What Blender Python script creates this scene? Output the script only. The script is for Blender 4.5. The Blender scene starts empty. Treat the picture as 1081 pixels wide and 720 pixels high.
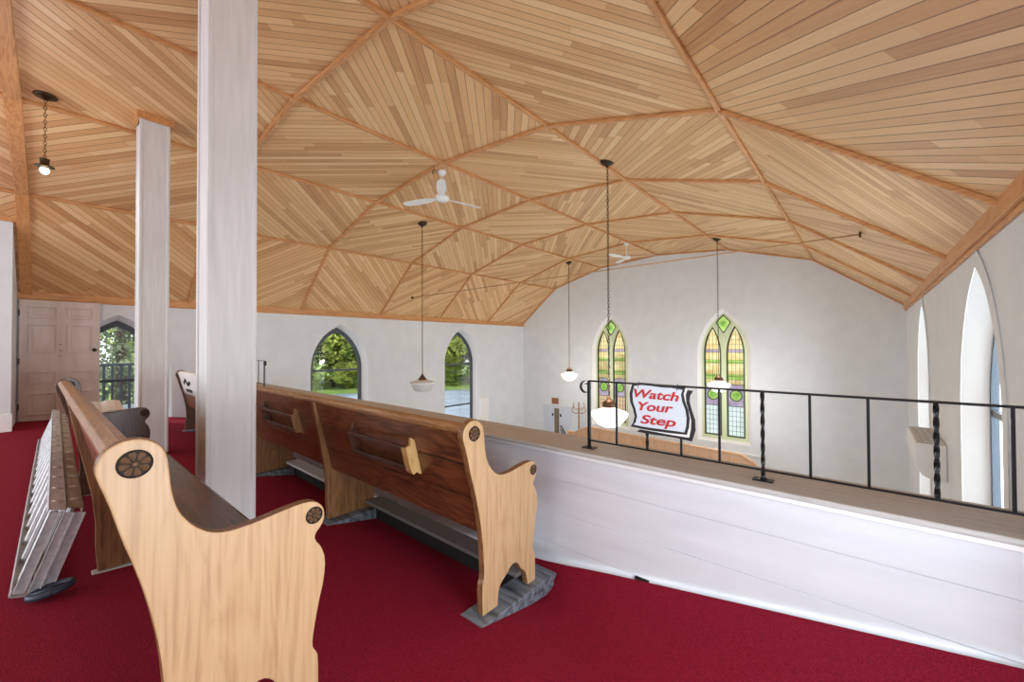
import bpy, math, random
from mathutils import Vector, Matrix
random.seed(7)
PI = math.pi
S = bpy.context.scene
COL = S.collection
# ------------------------------------------------------------------ camera
YAW, PIT, ROL = math.radians(41.356), math.radians(0.748), math.radians(-0.234)
F_ = Vector((-math.sin(YAW)*math.cos(PIT), math.cos(YAW)*math.cos(PIT), math.sin(PIT)))
R_ = Vector((math.cos(YAW), math.sin(YAW), 0)); U_ = R_.cross(F_)
R_, U_ = R_*math.cos(ROL)+U_*math.sin(ROL), -R_*math.sin(ROL)+U_*math.cos(ROL)
cam = bpy.data.cameras.new('camera'); camo = bpy.data.objects.new('camera', cam); COL.objects.link(camo)
cam.sensor_width = 36; cam.lens = 36*424.49/1081; cam.clip_start = .02; cam.clip_end = 400
camo.matrix_world = Matrix(((R_.x, U_.x, -F_.x, 0), (R_.y, U_.y, -F_.y, 0), (R_.z, U_.z, -F_.z, 0), (0, 0, 0, 1)))
S.camera = camo
# ------------------------------------------------------------------ light
S.view_settings.view_transform = 'Standard'; S.view_settings.look = 'None'
S.view_settings.exposure = -0.25; S.view_settings.gamma = 1.0; S.view_settings.use_curve_mapping = False
S.cycles.use_denoising = True; S.cycles.max_bounces = 10; S.cycles.diffuse_bounces = 6
W = bpy.data.worlds.new('sky'); S.world = W; W.use_nodes = True
wn = W.node_tree; bg = wn.nodes['Background']; bg.inputs[0].default_value = (.94, .975, 1, 1); bg.inputs[1].default_value = 2.3
def point(name, loc, power, radius, color=(1, .97, .92)):
    l = bpy.data.lights.new(name, 'POINT'); l.energy = power; l.shadow_soft_size = radius; l.color = color
    o = bpy.data.objects.new(name, l); o.location = loc; COL.objects.link(o); return o
def area(name, loc, rot, sx, sy, power, color=(.86, .94, 1)):
    l = bpy.data.lights.new(name, 'AREA'); l.shape = 'RECTANGLE'; l.size = sx; l.size_y = sy; l.energy = power; l.color = color
    o = bpy.data.objects.new(name, l); o.location = loc; o.rotation_euler = rot; COL.objects.link(o); return o
# daylight through the three gothic windows of the right wall
for yy in (.75, 5.03, 9.32):
    area('window_daylight', (1.35, yy, -1.0), (0, PI/2, 0), 3.0, 1.4, 210)
sun = bpy.data.lights.new('sun', 'SUN'); sun.energy = 3.0; sun.angle = .03; sun.color = (1, .97, .9)
suno = bpy.data.objects.new('sun', sun); suno.rotation_euler = Vector((.85, .38, -1.1)).to_track_quat('-Z', 'Y').to_euler(); COL.objects.link(suno)
# added fill light where the gallery's back wall is left out
area('gallery_fill', (-4.6, -4.6, .2), (PI/2, 0, 0), 9.0, 2.6, 230)
LAMP_W = 58
# ------------------------------------------------------------------ materials
def mat(name, col, rough=.5, metal=0, spec=.5):
    m = bpy.data.materials.new(name); m.use_nodes = True; b = m.node_tree.nodes['Principled BSDF']
    b.inputs['Base Color'].default_value = (*col, 1); b.inputs['Roughness'].default_value = rough
    b.inputs['Metallic'].default_value = metal; b.inputs['Specular IOR Level'].default_value = spec
    return m
def srgb(r, g, b): return tuple(((c/255+.055)/1.055)**2.4 if c > 10 else c/255/12.92 for c in (r, g, b))
def N(m, t, **k):
    n = m.node_tree.nodes.new(t)
    for a, v in k.items(): setattr(n, a, v)
    return n
def L(m, a, b): m.node_tree.links.new(a, b)
def mathn(m, op, a, b=None):
    n = N(m, 'ShaderNodeMath', operation=op)
    for i, x in enumerate((a, b)):
        if x is None: continue
        if isinstance(x, (int, float)): n.inputs[i].default_value = x
        else: L(m, x, n.inputs[i])
    return n.outputs[0]
def ramp(m, fac, stops):
    n = N(m, 'ShaderNodeValToRGB'); cr = n.color_ramp
    cr.elements[0].position = stops[0][0]; cr.elements[0].color = (*stops[0][1], 1)
    cr.elements[1].position = stops[-1][0]; cr.elements[1].color = (*stops[-1][1], 1)
    for p, c in stops[1:-1]:
        e = cr.elements.new(p); e.color = (*c, 1)
    L(m, fac, n.inputs[0]); return n.outputs[0]
def bump(m, h, strength, dist=.01):
    n = N(m, 'ShaderNodeBump'); n.inputs['Strength'].default_value = strength; n.inputs['Distance'].default_value = dist
    L(m, h, n.inputs['Height']); L(m, n.outputs[0], m.node_tree.nodes['Principled BSDF'].inputs['Normal'])
def noisy(m, col1, col2, scale=(6, 6, 6), nscale=1, detail=4, bumpv=0, lo=.3, hi=.7, dist=.01, distort=0):
    tc = N(m, 'ShaderNodeTexCoord'); mp = N(m, 'ShaderNodeMapping'); mp.inputs['Scale'].default_value = scale
    nz = N(m, 'ShaderNodeTexNoise'); nz.inputs['Scale'].default_value = nscale; nz.inputs['Detail'].default_value = detail
    nz.inputs['Distortion'].default_value = distort
    L(m, tc.outputs['Object'], mp.inputs[0]); L(m, mp.outputs[0], nz.inputs[0])
    L(m, ramp(m, nz.outputs[0], [(lo, col1), (hi, col2)]), m.node_tree.nodes['Principled BSDF'].inputs['Base Color'])
    if bumpv: bump(m, nz.outputs[0], bumpv, dist)
    return nz, mp, tc
def wood(name, c1, c2, c3, axis='z', rough=.45, sc=1.0, spec=.5, figure=.5):
    m = mat(name, c1, rough, 0, spec)
    s = {'x': (1.2, 9, 9), 'y': (9, 1.2, 9), 'z': (9, 9, 1.2)}[axis]; s2 = tuple(a*(9 if a > 2 else 2.2) for a in s)
    tc = N(m, 'ShaderNodeTexCoord'); mp = N(m, 'ShaderNodeMapping'); mp.inputs['Scale'].default_value = tuple(a*sc for a in s)
    L(m, tc.outputs['Object'], mp.inputs[0])
    nz = N(m, 'ShaderNodeTexNoise'); nz.inputs['Scale'].default_value = 1; nz.inputs['Detail'].default_value = 3; nz.inputs['Distortion'].default_value = 1.2
    L(m, mp.outputs[0], nz.inputs[0])
    rings = mathn(m, 'FRACT', mathn(m, 'MULTIPLY', nz.outputs[0], 7.0))
    rings = mathn(m, 'PINGPONG', mathn(m, 'MULTIPLY', rings, 2.0), 1.0)
    mp2 = N(m, 'ShaderNodeMapping'); mp2.inputs['Scale'].default_value = tuple(a*sc for a in s2); L(m, tc.outputs['Object'], mp2.inputs[0])
    fz = N(m, 'ShaderNodeTexNoise'); fz.inputs['Scale'].default_value = 1; fz.inputs['Detail'].default_value = 4; L(m, mp2.outputs[0], fz.inputs[0])
    f = mathn(m, 'ADD', mathn(m, 'MULTIPLY', rings, figure), mathn(m, 'MULTIPLY', fz.outputs[0], 1.0-figure*.5))
    f = mathn(m, 'MULTIPLY', f, .95)
    L(m, ramp(m, f, [(.25, c3), (.52, c2), (.85, c1)]), m.node_tree.nodes['Principled BSDF'].inputs['Base Color'])
    bump(m, fz.outputs[0], .12, .004)
    return m
M = {}
M['wall'] = mat('painted_plaster', srgb(224, 226, 228), .7); noisy(M['wall'], srgb(218, 223, 227), srgb(225, 230, 234), (2, 2, 2), 1.5, 5, .05)
M['parapet'] = mat('white_painted_board', srgb(226, 226, 232), .5)
noisy(M['parapet'], srgb(212, 215, 222), srgb(222, 225, 232), (1, 1, 6), 2, 6, .05)
M['trim'] = mat('white_trim', srgb(240, 241, 241), .45)
M['colm'] = mat('column_paint', srgb(226, 224, 222), .55); noisy(M['colm'], srgb(213, 214, 215), srgb(229, 230, 231), (7, 7, .6), 3, 5, .08)
M['door'] = mat('old_door_paint', srgb(218, 207, 202), .5); noisy(M['door'], srgb(208, 196, 190), srgb(225, 215, 211), (3, 3, 1), 2, 5, .05)
M['doorw'] = mat('white_door_paint', srgb(208, 216, 228), .45)
M['capt'] = wood('parapet_cap_varnish', srgb(198, 196, 194), srgb(186, 184, 182), srgb(168, 164, 160), 'x', .45, 1.2, .4, .2)
M['capg'] = mat('cap_grey_paint', srgb(190, 188, 188), .5)
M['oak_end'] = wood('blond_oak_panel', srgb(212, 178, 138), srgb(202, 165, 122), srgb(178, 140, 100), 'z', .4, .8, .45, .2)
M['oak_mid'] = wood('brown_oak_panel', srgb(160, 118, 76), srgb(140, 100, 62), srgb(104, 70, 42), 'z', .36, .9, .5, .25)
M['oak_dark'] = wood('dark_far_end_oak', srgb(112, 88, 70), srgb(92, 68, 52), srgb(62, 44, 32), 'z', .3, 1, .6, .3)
M['oak_edge'] = wood('oak_edge', srgb(160, 118, 78), srgb(128, 88, 54), srgb(90, 58, 36), 'z', .4, 2.0, .5, .3)
M['oak_back'] = wood('dark_oak_back', srgb(134, 84, 52), srgb(106, 64, 40), srgb(64, 38, 26), 'x', .3, 1.0, .6, .4)
M['oak_seat'] = wood('dark_oak_seat', srgb(112, 72, 46), srgb(88, 54, 34), srgb(54, 32, 20), 'x', .3, 1.0, .6, .4)
M['oak_rail'] = wood('top_rail_oak', srgb(178, 136, 92), srgb(152, 108, 68), srgb(112, 74, 44), 'x', .3, 1.6, .6, .3)
M['oak_grey'] = wood('grey_lit_oak', srgb(140, 132, 124), srgb(110, 100, 92), srgb(74, 64, 56), 'z', .35, 1.0, .6, .4)
M['carve'] = mat('carved_dark', srgb(40, 27, 20), .55, 0, .2); M['petal'] = mat('carved_petal', srgb(112, 84, 62), .3)
M['rackw'] = wood('rack_oak', srgb(104, 64, 42), srgb(78, 44, 30), srgb(46, 26, 18), 'x', .35, 2, .5, .3)
M['pale'] = wood('pale_repair_pine', srgb(222, 188, 128), srgb(206, 168, 106), srgb(176, 136, 80), 'z', .5, 2, .4, .3)
M['drab'] = mat('drab_grey_paint', srgb(104, 102, 98), .6)
M['block'] = mat('grey_painted_block', srgb(108, 116, 126), .45); noisy(M['block'], srgb(52, 55, 62), srgb(128, 136, 146), (2.5, 16, 16), 2, 6, .3, .3, .62)
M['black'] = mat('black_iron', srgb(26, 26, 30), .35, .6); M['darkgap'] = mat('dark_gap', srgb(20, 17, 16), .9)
M['bronze'] = mat('aged_bronze', srgb(74, 60, 42), .4, .8); M['brass'] = mat('brass_fitter', srgb(92, 62, 40), .45, .5)
M['alu'] = mat('aluminium', srgb(196, 196, 196), .4, .35); noisy(M['alu'], srgb(176, 178, 182), srgb(208, 210, 214), (2, 12, 12), 3, 5, .05)
M['alud'] = mat('weathered_aluminium', srgb(150, 144, 132), .5, .3); noisy(M['alud'], srgb(136, 126, 108), srgb(172, 162, 142), (2, 10, 10), 3, 5, .05)
M['rubber'] = mat('blue_black_rubber', srgb(48, 58, 74), .4)
M['white'] = mat('white_enamel', srgb(238, 238, 236), .3); M['cream'] = mat('cream_plastic', srgb(228, 228, 226), .4)
M['paper'] = mat('paper', srgb(236, 234, 232), .7); M['ink'] = mat('pale_ink', srgb(188, 176, 172), .8)
M['grille'] = mat('tan_grille', srgb(122, 104, 84), .6)
M['red'] = mat('sign_red', srgb(190, 32, 40), .5); M['signw'] = mat('sign_pale', srgb(214, 224, 236), .5); M['blk'] = mat('sign_black', srgb(22, 22, 26), .5)
M['plaq'] = mat('brown_plaque', srgb(150, 92, 58), .5)
M['frame'] = mat('dark_sash', srgb(60, 68, 76), .4); M['steel'] = mat('galvanised', srgb(104, 112, 122), .5, .3)
M['choir'] = wood('oak_wainscot', srgb(228, 190, 156), srgb(216, 174, 138), srgb(198, 152, 116), 'z', .45, .8, .4, .25)
M['beam'] = wood('orange_fir_beam', srgb(222, 170, 112), srgb(206, 148, 92), srgb(176, 118, 68), 'y', .4, .8, .5, .25)
M['beamx'] = wood('orange_fir_rib', srgb(222, 170, 112), srgb(206, 148, 92), srgb(176, 118, 68), 'x', .4, .8, .5, .25)
M['rod'] = mat('tan_rod', srgb(186, 146, 100), .5); M['hose'] = mat('grey_cord', srgb(210, 200, 180), .5)
M['ground'] = mat('asphalt_lot', srgb(150, 160, 172), .9); noisy(M['ground'], srgb(112, 124, 140), srgb(146, 156, 170), (.4, .4, .4), 1, 6)
M['grass'] = mat('grass', srgb(120, 150, 62), .9); noisy(M['grass'], srgb(96, 130, 50), srgb(146, 170, 80), (.6, .6, .6), 1, 6)
M['leaf'] = mat('leaf_green', srgb(112, 148, 50), .6); noisy(M['leaf'], srgb(70, 104, 30), srgb(206, 216, 104), (.7, .7, .7), 1, 5, 0, .35, .65)
M['leaf2'] = mat('leaf_dark', srgb(60, 84, 40), .6); noisy(M['leaf2'], srgb(50, 62, 44), srgb(150, 160, 120), (.8, .8, .8), 1, 5, 0, .35, .65)
M['bark'] = mat('bark', srgb(90, 78, 66), .9)
m = M['carpet'] = mat('red_carpet', srgb(150, 22, 44), .95, 0, .15)
noisy(m, srgb(108, 12, 34), srgb(156, 28, 56), (60, 60, 60), 3, 6, .5, .3, .7, .006)
m = M['navefloor'] = mat('nave_floor', srgb(178, 172, 166), .5)
def glassmat(name, col, rough=.02):
    m = bpy.data.materials.new(name); m.use_nodes = True; nt = m.node_tree; nt.nodes.remove(nt.nodes['Principled BSDF'])
    t = N(m, 'ShaderNodeBsdfTransparent'); t.inputs[0].default_value = (*col, 1); g = N(m, 'ShaderNodeBsdfGlossy'); g.inputs['Roughness'].default_value = rough
    f = N(m, 'ShaderNodeFresnel'); mx = N(m, 'ShaderNodeMixShader'); L(m, mathn(m, 'MULTIPLY', f.outputs[0], .15), mx.inputs[0]); L(m, t.outputs[0], mx.inputs[1]); L(m, g.outputs[0], mx.inputs[2])
    L(m, mx.outputs[0], nt.nodes['Material Output'].inputs[0]); return m
M['glass'] = glassmat('window_glass', (.93, .96, .97))
def stained(name, c1, c2, sc=6):
    m = bpy.data.materials.new(name); m.use_nodes = True; nt = m.node_tree; nt.nodes.remove(nt.nodes['Principled BSDF'])
    tc = N(m, 'ShaderNodeTexCoord'); nz = N(m, 'ShaderNodeTexNoise'); nz.inputs['Scale'].default_value = sc; L(m, tc.outputs['Object'], nz.inputs[0])
    c = ramp(m, nz.outputs[0], [(.35, c1), (.65, c2)])
    t = N(m, 'ShaderNodeBsdfTransparent'); tr = N(m, 'ShaderNodeBsdfTranslucent'); L(m, c, t.inputs[0]); L(m, c, tr.inputs[0])
    mx = N(m, 'ShaderNodeMixShader'); mx.inputs[0].default_value = .7; L(m, t.outputs[0], mx.inputs[1]); L(m, tr.outputs[0], mx.inputs[2])
    L(m, mx.outputs[0], nt.nodes['Material Output'].inputs[0]); return m
M['sg_amber'] = stained('amber_glass', srgb(232, 200, 132), srgb(246, 226, 172))
M['sg_green'] = stained('green_glass', srgb(164, 200, 96), srgb(196, 220, 130))
M['sg_dgreen'] = stained('leaf_green_glass', srgb(120, 178, 80), srgb(156, 202, 110))
M['sg_purple'] = stained('mauve_glass', srgb(172, 152, 172), srgb(204, 184, 196))
M['sg_pale'] = stained('pale_glass', srgb(226, 236, 222), srgb(244, 248, 240), 3)
M['sg_rose'] = stained('rose_glass', srgb(226, 176, 140), srgb(240, 204, 160), 3)
M['sgframe'] = mat('pale_green_frame', srgb(214, 226, 190), .5); M['lead'] = mat('lead_came', srgb(54, 52, 44), .5, .3)
def emit(name, col, st):
    m = bpy.data.materials.new(name); m.use_nodes = True; b = m.node_tree.nodes['Principled BSDF']
    b.inputs['Base Color'].default_value = (.9, .9, .88, 1); b.inputs['Emission Color'].default_value = (*col, 1); b.inputs['Emission Strength'].default_value = st
    b.inputs['Roughness'].default_value = .2; return m
M['lit'] = emit('lit_opal_glass', (1, .95, .8), 1.0); M['bulb'] = emit('bulb', (1, .97, .9), .7)
m = M['opal'] = glassmat('clear_opal_glass', (.9, .9, .9), .1)
# planked ceiling, UV in metres: u along the board, v across
m = M['planks'] = mat('fir_plank_ceiling', (.6, .4, .2), .42, 0, .5)
uv = N(m, 'ShaderNodeUVMap'); sep = N(m, 'ShaderNodeSeparateXYZ'); L(m, uv.outputs[0], sep.inputs[0])
vv = mathn(m, 'DIVIDE', sep.outputs[1], .088); pid = mathn(m, 'FLOOR', vv); fr = mathn(m, 'FRACT', vv)
wn1 = N(m, 'ShaderNodeTexWhiteNoise', noise_dimensions='1D'); L(m, pid, wn1.inputs['W'])
uo = mathn(m, 'ADD', sep.outputs[0], mathn(m, 'MULTIPLY', wn1.outputs[0], 9.0))
bid = mathn(m, 'FLOOR', mathn(m, 'DIVIDE', uo, 1.7))
wn2 = N(m, 'ShaderNodeTexWhiteNoise', noise_dimensions='2D'); cb = N(m, 'ShaderNodeCombineXYZ'); L(m, pid, cb.inputs[0]); L(m, bid, cb.inputs[1]); L(m, cb.outputs[0], wn2.inputs['Vector'])
cb2 = N(m, 'ShaderNodeCombineXYZ'); L(m, mathn(m, 'MULTIPLY', uo, 1.6), cb2.inputs[0]); L(m, mathn(m, 'MULTIPLY', sep.outputs[1], 55.0), cb2.inputs[1]); L(m, mathn(m, 'MULTIPLY', pid, 3.7), cb2.inputs[2])
gz = N(m, 'ShaderNodeTexNoise'); gz.inputs['Scale'].default_value = 1; gz.inputs['Detail'].default_value = 4; L(m, cb2.outputs[0], gz.inputs[0])
fac = mathn(m, 'ADD', mathn(m, 'MULTIPLY', wn2.outputs[0], .62), mathn(m, 'MULTIPLY', gz.outputs[0], .42))
c = ramp(m, fac, [(.10, srgb(184, 130, 82)), (.34, srgb(214, 166, 112)), (.65, srgb(230, 187, 133)), (.95, srgb(241, 207, 158))])
edge = mathn(m, 'MINIMUM', fr, mathn(m, 'SUBTRACT', 1.0, fr))
gap = mathn(m, 'LESS_THAN', edge, .028)
mx = N(m, 'ShaderNodeMix', data_type='RGBA'); L(m, gap, mx.inputs[0]); L(m, c, mx.inputs[6]); mx.inputs[7].default_value = (*srgb(120, 76, 44), 1)
L(m, mx.outputs[2], m.node_tree.nodes['Principled BSDF'].inputs['Base Color'])
bump(m, mathn(m, 'MINIMUM', mathn(m, 'MULTIPLY', edge, 10.0), 1.0), .5, .004)
# boards seams for the parapet
def seams(m, zs, x=None):
    pass
# ------------------------------------------------------------------ mesh helpers
class MB:
    def __init__(s): s.v = []; s.f = []; s.mi = []; s.uv = []
    def add(s, vs, fs, mi=0):
        o = len(s.v); s.v += [tuple(p) for p in vs]
        for f in fs: s.f.append([i+o for i in f]); s.mi.append(mi)
        return s
    def box(s, a, b, mi=0, T=None):
        (x0, y0, z0), (x1, y1, z1) = a, b
        vs = [Vector(p) for p in ((x0,y0,z0),(x1,y0,z0),(x1,y1,z0),(x0,y1,z0),(x0,y0,z1),(x1,y0,z1),(x1,y1,z1),(x0,y1,z1))]
        if T: vs = [T @ p for p in vs]
        return s.add(vs, [(0,3,2,1),(4,5,6,7),(0,1,5,4),(1,2,6,5),(2,3,7,6),(3,0,4,7)], mi)
    def beam(s, p, q, w, h, up=(0, 0, 1), mi=0):
        p, q = Vector(p), Vector(q); d = (q-p).normalized(); a = d.cross(Vector(up)).normalized(); b = a.cross(d)
        vs = [e+a*i*w/2+b*j*h/2 for e in (p, q) for i, j in ((-1,-1),(1,-1),(1,1),(-1,1))]
        return s.add(vs, [(0,1,2,3),(7,6,5,4),(0,4,5,1),(1,5,6,2),(2,6,7,3),(3,7,4,0)], mi)
    def tube(s, pts, r, n=8, mi=0, cap=True):
        pts = [Vector(p) for p in pts]; rs = r if isinstance(r, (list, tuple)) else [r]*len(pts)
        o = len(s.v); ref = None
        for i, p in enumerate(pts):
            d = (pts[min(i+1, len(pts)-1)]-pts[max(i-1, 0)]).normalized()
            if ref is None: ref = d.orthogonal().normalized()
            a = (ref-d*ref.dot(d)).normalized(); ref = a; b = d.cross(a)
            for k in range(n):
                t = 2*PI*k/n; s.v.append(tuple(p+a*rs[i]*math.cos(t)+b*rs[i]*math.sin(t)))
        for i in range(len(pts)-1):
            for k in range(n):
                s.f.append([o+i*n+k, o+i*n+(k+1) % n, o+(i+1)*n+(k+1) % n, o+(i+1)*n+k]); s.mi.append(mi)
        if cap:
            s.f.append([o+k for k in range(n)][::-1]); s.mi.append(mi)
            s.f.append([o+(len(pts)-1)*n+k for k in range(n)]); s.mi.append(mi)
        return s
    def lathe(s, prof, n=24, c=(0, 0, 0), mi=0):
        o = len(s.v)
        for r, z in prof:
            for k in range(n):
                t = 2*PI*k/n; s.v.append((c[0]+r*math.cos(t), c[1]+r*math.sin(t), c[2]+z))
        for i in range(len(prof)-1):
            for k in range(n):
                s.f.append([o+i*n+k, o+i*n+(k+1) % n, o+(i+1)*n+(k+1) % n, o+(i+1)*n+k]); s.mi.append(mi)
        return s
    def prism(s, poly, axis, a, b, mi=0, mside=None):
        """poly in the two other axes (cyclic order of xyz), extruded from a to b along axis"""
        n = len(poly)
        def P(p, t):
            if axis == 'x': return (t, p[0], p[1])
            if axis == 'y': return (p[0], t, p[1])
            return (p[0], p[1], t)
        vs = [P(p, a) for p in poly]+[P(p, b) for p in poly]
        o = len(s.v); s.v += vs
        s.f.append([o+i for i in range(n)]); s.mi.append(mi)
        s.f.append([o+n+i for i in range(n)][::-1]); s.mi.append(mi)
        for i in range(n):
            j = (i+1) % n; s.f.append([o+i, o+n+i, o+n+j, o+j]); s.mi.append(mi if mside is None else mside)
        return s
    def build(s, name, mats, parent=None, smooth=False, bevel=0, seg=2, loc=None, fix=True):
        me = bpy.data.meshes.new(name); me.from_pydata(s.v, [], s.f)
        if not isinstance(mats, (list, tuple)): mats = [mats]
        for m_ in mats: me.materials.append(m_)
        for p, i in zip(me.polygons, s.mi): p.material_index = i; p.use_smooth = smooth
        if fix:
            import bmesh
            bm = bmesh.new(); bm.from_mesh(me); bmesh.ops.recalc_face_normals(bm, faces=bm.faces); bm.to_mesh(me); bm.free()
        o = bpy.data.objects.new(name, me); COL.objects.link(o)
        if parent: o.parent = parent
        if loc: o.location = loc
        if bevel:
            b = o.modifiers.new('bevel', 'BEVEL'); b.width = bevel; b.segments = seg; b.limit_method = 'ANGLE'; b.angle_limit = .6
        return o
def tag(o, label=None, cat=None, group=None, kind=None):
    if label: o['label'] = label
    if cat: o['category'] = cat
    if group: o['group'] = group
    if kind: o['kind'] = kind
    return o
def thing(name, label, cat, loc=(0, 0, 0), rz=0, group=None):
    o = bpy.data.objects.new(name, None); o.empty_display_size = .1; COL.objects.link(o); o.location = loc; o.rotation_euler = (0, 0, rz)
    return tag(o, label, cat, group)
def struct(o): return tag(o, kind='structure')
def copy_tree(o, parent=None):
    c = o.copy(); COL.objects.link(c)
    if parent: c.parent = parent
    for ch in list(o.children): copy_tree(ch, c)
    return c
def smoothed(o):
    for p in o.data.polygons: p.use_smooth = True
    return o
# ------------------------------------------------------------------ setting: ceiling
PX = [-10.5, -8.918, -6.935, -4.941, -2.925, -.985, .69]
PZ = [.924, 2.2015, 2.752, 2.896, 2.738, 2.1715, .895]
RY = [-4.64, -2.48, -.3235, 1.812, 4.005, 6.172, 8.319, 10.574, 12.64]
def zc(x):
    for i in range(6):
        if x <= PX[i+1] or i == 5: return PZ[i]+(PZ[i+1]-PZ[i])*(x-PX[i])/(PX[i+1]-PX[i])
me = bpy.data.meshes.new('ceiling'); V = []; FF = []; UVs = []
for i in range(6):
    ex = Vector((PX[i+1]-PX[i], 0, PZ[i+1]-PZ[i])); w_ = ex.length; ex.normalize()
    for j in range(len(RY)-1):
        o = len(V); h_ = RY[j+1]-RY[j]
        V += [(PX[i], RY[j], PZ[i]), (PX[i+1], RY[j], PZ[i+1]), (PX[i+1], RY[j+1], PZ[i+1]), (PX[i], RY[j+1], PZ[i])]; FF.append([o+3, o+2, o+1, o])
        q = [(0, 0), (w_, 0), (w_, h_), (0, h_)]
        bay = j-2
        d = Vector((w_, h_)) if (i+bay) % 2 == 1 else Vector((-w_, h_))
        d.normalize(); ac = Vector((-d.y, d.x)); off = i*3.31+j*1.37
        for k in (3, 2, 1, 0): UVs.append((q[k][0]*d.x+q[k][1]*d.y+off, q[k][0]*ac.x+q[k][1]*ac.y+off*2))
me.from_pydata(V, [], FF); ul = me.uv_layers.new(name='UVMap')
for k, u_ in enumerate(UVs): ul.data[k].uv = u_
me.materials.append(M['planks']); ceil = bpy.data.objects.new('ceiling', me); COL.objects.link(ceil); struct(ceil)
for j, y in enumerate(RY):
    if y > 12: y -= .03
    mb = MB(); wr = .13 if j == 2 else .046; dp = .05 if j == 2 else .038
    for i in range(6):
        ex = Vector((PX[i+1]-PX[i], 0, PZ[i+1]-PZ[i])).normalized(); nn = Vector((ex.z, 0, -ex.x))
        p = Vector((PX[i], y, PZ[i]))+nn*dp*.5-ex*.01; q = Vector((PX[i+1], y, PZ[i+1]))+nn*dp*.5+ex*.01
        mb.beam(p, q, wr, dp, up=nn)
    mb.build('rib', M['beamx'], ceil, bevel=.006)
for i in range(1, 6):
    mb = MB(); mb.beam((PX[i], RY[0], PZ[i]-.02), (PX[i], RY[-1], PZ[i]-.018), .046, .040); mb.build('purlin', M['beam'], ceil, bevel=.008)
mb = MB(); mb.box((-10.5, RY[0], .83), (-10.46, 12.64, .945)); mb.box((-10.5, RY[0], .80), (-10.475, 12.64, .83)); mb.build('eave_board', M['beam'], ceil, bevel=.004)
mb = MB(); mb.box((.64, RY[0], .80), (.69, 12.64, .935)); mb.box((.665, RY[0], .76), (.69, 12.64, .80)); mb.build('eave_board', M['beam'], ceil, bevel=.005)
# ------------------------------------------------------------------ setting: walls with pointed openings
def arch(half, zs, za, n=12):
    """right half arch points from springing (half, zs) to apex (0, za)"""
    h = za-zs; R = (half*half+h*h)/(2*half); a1 = math.asin(min(1, h/R)); out = []
    for k in range(n+1):
        t = a1*k/n; out.append((half-R+R*math.cos(t), zs+R*math.sin(t)))
    out[-1] = (0, za); return out
def full_arch(c, half, zb, zs, za, n=12):
    r = arch(half, zs, za, n)
    return [(c-half, zb)]+[(c-x, z) for x, z in r]+[(c+x, z) for x, z in reversed(r[:-1])]+[(c+half, zb)]
def wallpts(pts2, plane, val):
    return [(val, p[0], p[1]) if plane == 'x' else (p[0], val, p[1]) for p in pts2]
def arched_wall(name, plane, val, u0, u1, z0, top, wins, m_, breaks=(), out=.3, g1=-.155):
    """inner face at val; wins: (centre, half, zbottom, zspring, zapex) of the opening at the inner face; glass opening is .15 smaller"""
    mb = MB()
    for layer, v in ((0, val), (1, val+out)):
        g = g1 if layer else 0
        us = sorted(set([u0, u1]+list(breaks)+[c+s*(h+g) for c, h, *_ in wins for s in (-1, 1)]))
        for a, b in zip(us, us[1:]):
            mid = (a+b)/2; win = None
            for wv in wins:
                if abs(mid-wv[0]) < wv[1]+g: win = wv
            if win is None:
                mb.add(wallpts([(a, z0), (b, z0), (b, top(b)), (a, top(a))], plane, v), [(0, 1, 2, 3)])
        for (c, h, zb, zs, za) in wins:
            pts = full_arch(c, h+g, zb-g*.6, zs, za+g)[1:-1]
            for p, q in zip(pts, pts[1:]):
                mb.add(wallpts([p, q, (q[0], top(q[0])), (p[0], top(p[0]))], plane, v), [(0, 1, 2, 3)])
            mb.add(wallpts([(c-h-g, z0), (c+h+g, z0), (c+h+g, zb-g*.6), (c-h-g, zb-g*.6)], plane, v), [(0, 1, 2, 3)])
    o = mb.build(name, m_, fix=False); struct(o); return o
def ring(mb, A, B, planeA, plane='x', closed=True, mi=0):
    """join two equal-length outlines (2d) lying at the two plane values"""
    va = wallpts(A, plane, planeA[0]); vb = wallpts(B, plane, planeA[1]); n = len(A); o = len(mb.v); mb.v += va+vb
    for i in range(n if closed else n-1):
        j = (i+1) % n; mb.f.append([o+i, o+j, o+n+j, o+n+i]); mb.mi.append(mi)
def frame_ring(mb, c, half, zb, zs, za, t, plane, v0, v1, mi=0, n=12):
    A = full_arch(c, half, zb, zs, za, n); B = full_arch(c, half-t, zb+t, zs, za-t*1.35, n)
    ring(mb, A, B, (v0, v0), plane, True, mi); ring(mb, A, B, (v1, v1), plane, True, mi); ring(mb, A, A, (v0, v1), plane, True, mi); ring(mb, B, B, (v0, v1), plane, True, mi)
WZ = (-2.8, -.59, .64)
winsL = [(.78, .8, *WZ), (5.03, .8, *WZ), (9.32, .8, *WZ)]
FLN = -4.4
wl = arched_wall('wall_left', 'x', -10.5, RY[0], 12.64, FLN, lambda y: .93, [(c_, .78, -2.8, -.59, .62) for c_, *_ in winsL], M['wall'], out=-.4, g1=-.07)
wr_ = arched_wall('wall_right', 'x', .69, RY[0], 12.64, FLN, lambda y: .90, winsL, M['wall'], out=.3)
winsF = [(-6.63, .70, -2.78, -.25, 1.06), (-3.08, .70, -2.78, -.25, 1.06)]
wf = arched_wall('wall_far', 'y', 12.64, -10.5, .69, FLN, lambda x: zc(x)+.01, winsF, M['wall'], breaks=list(PX[1:-1])+[-9.30, -8.30], out=.3)
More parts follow.
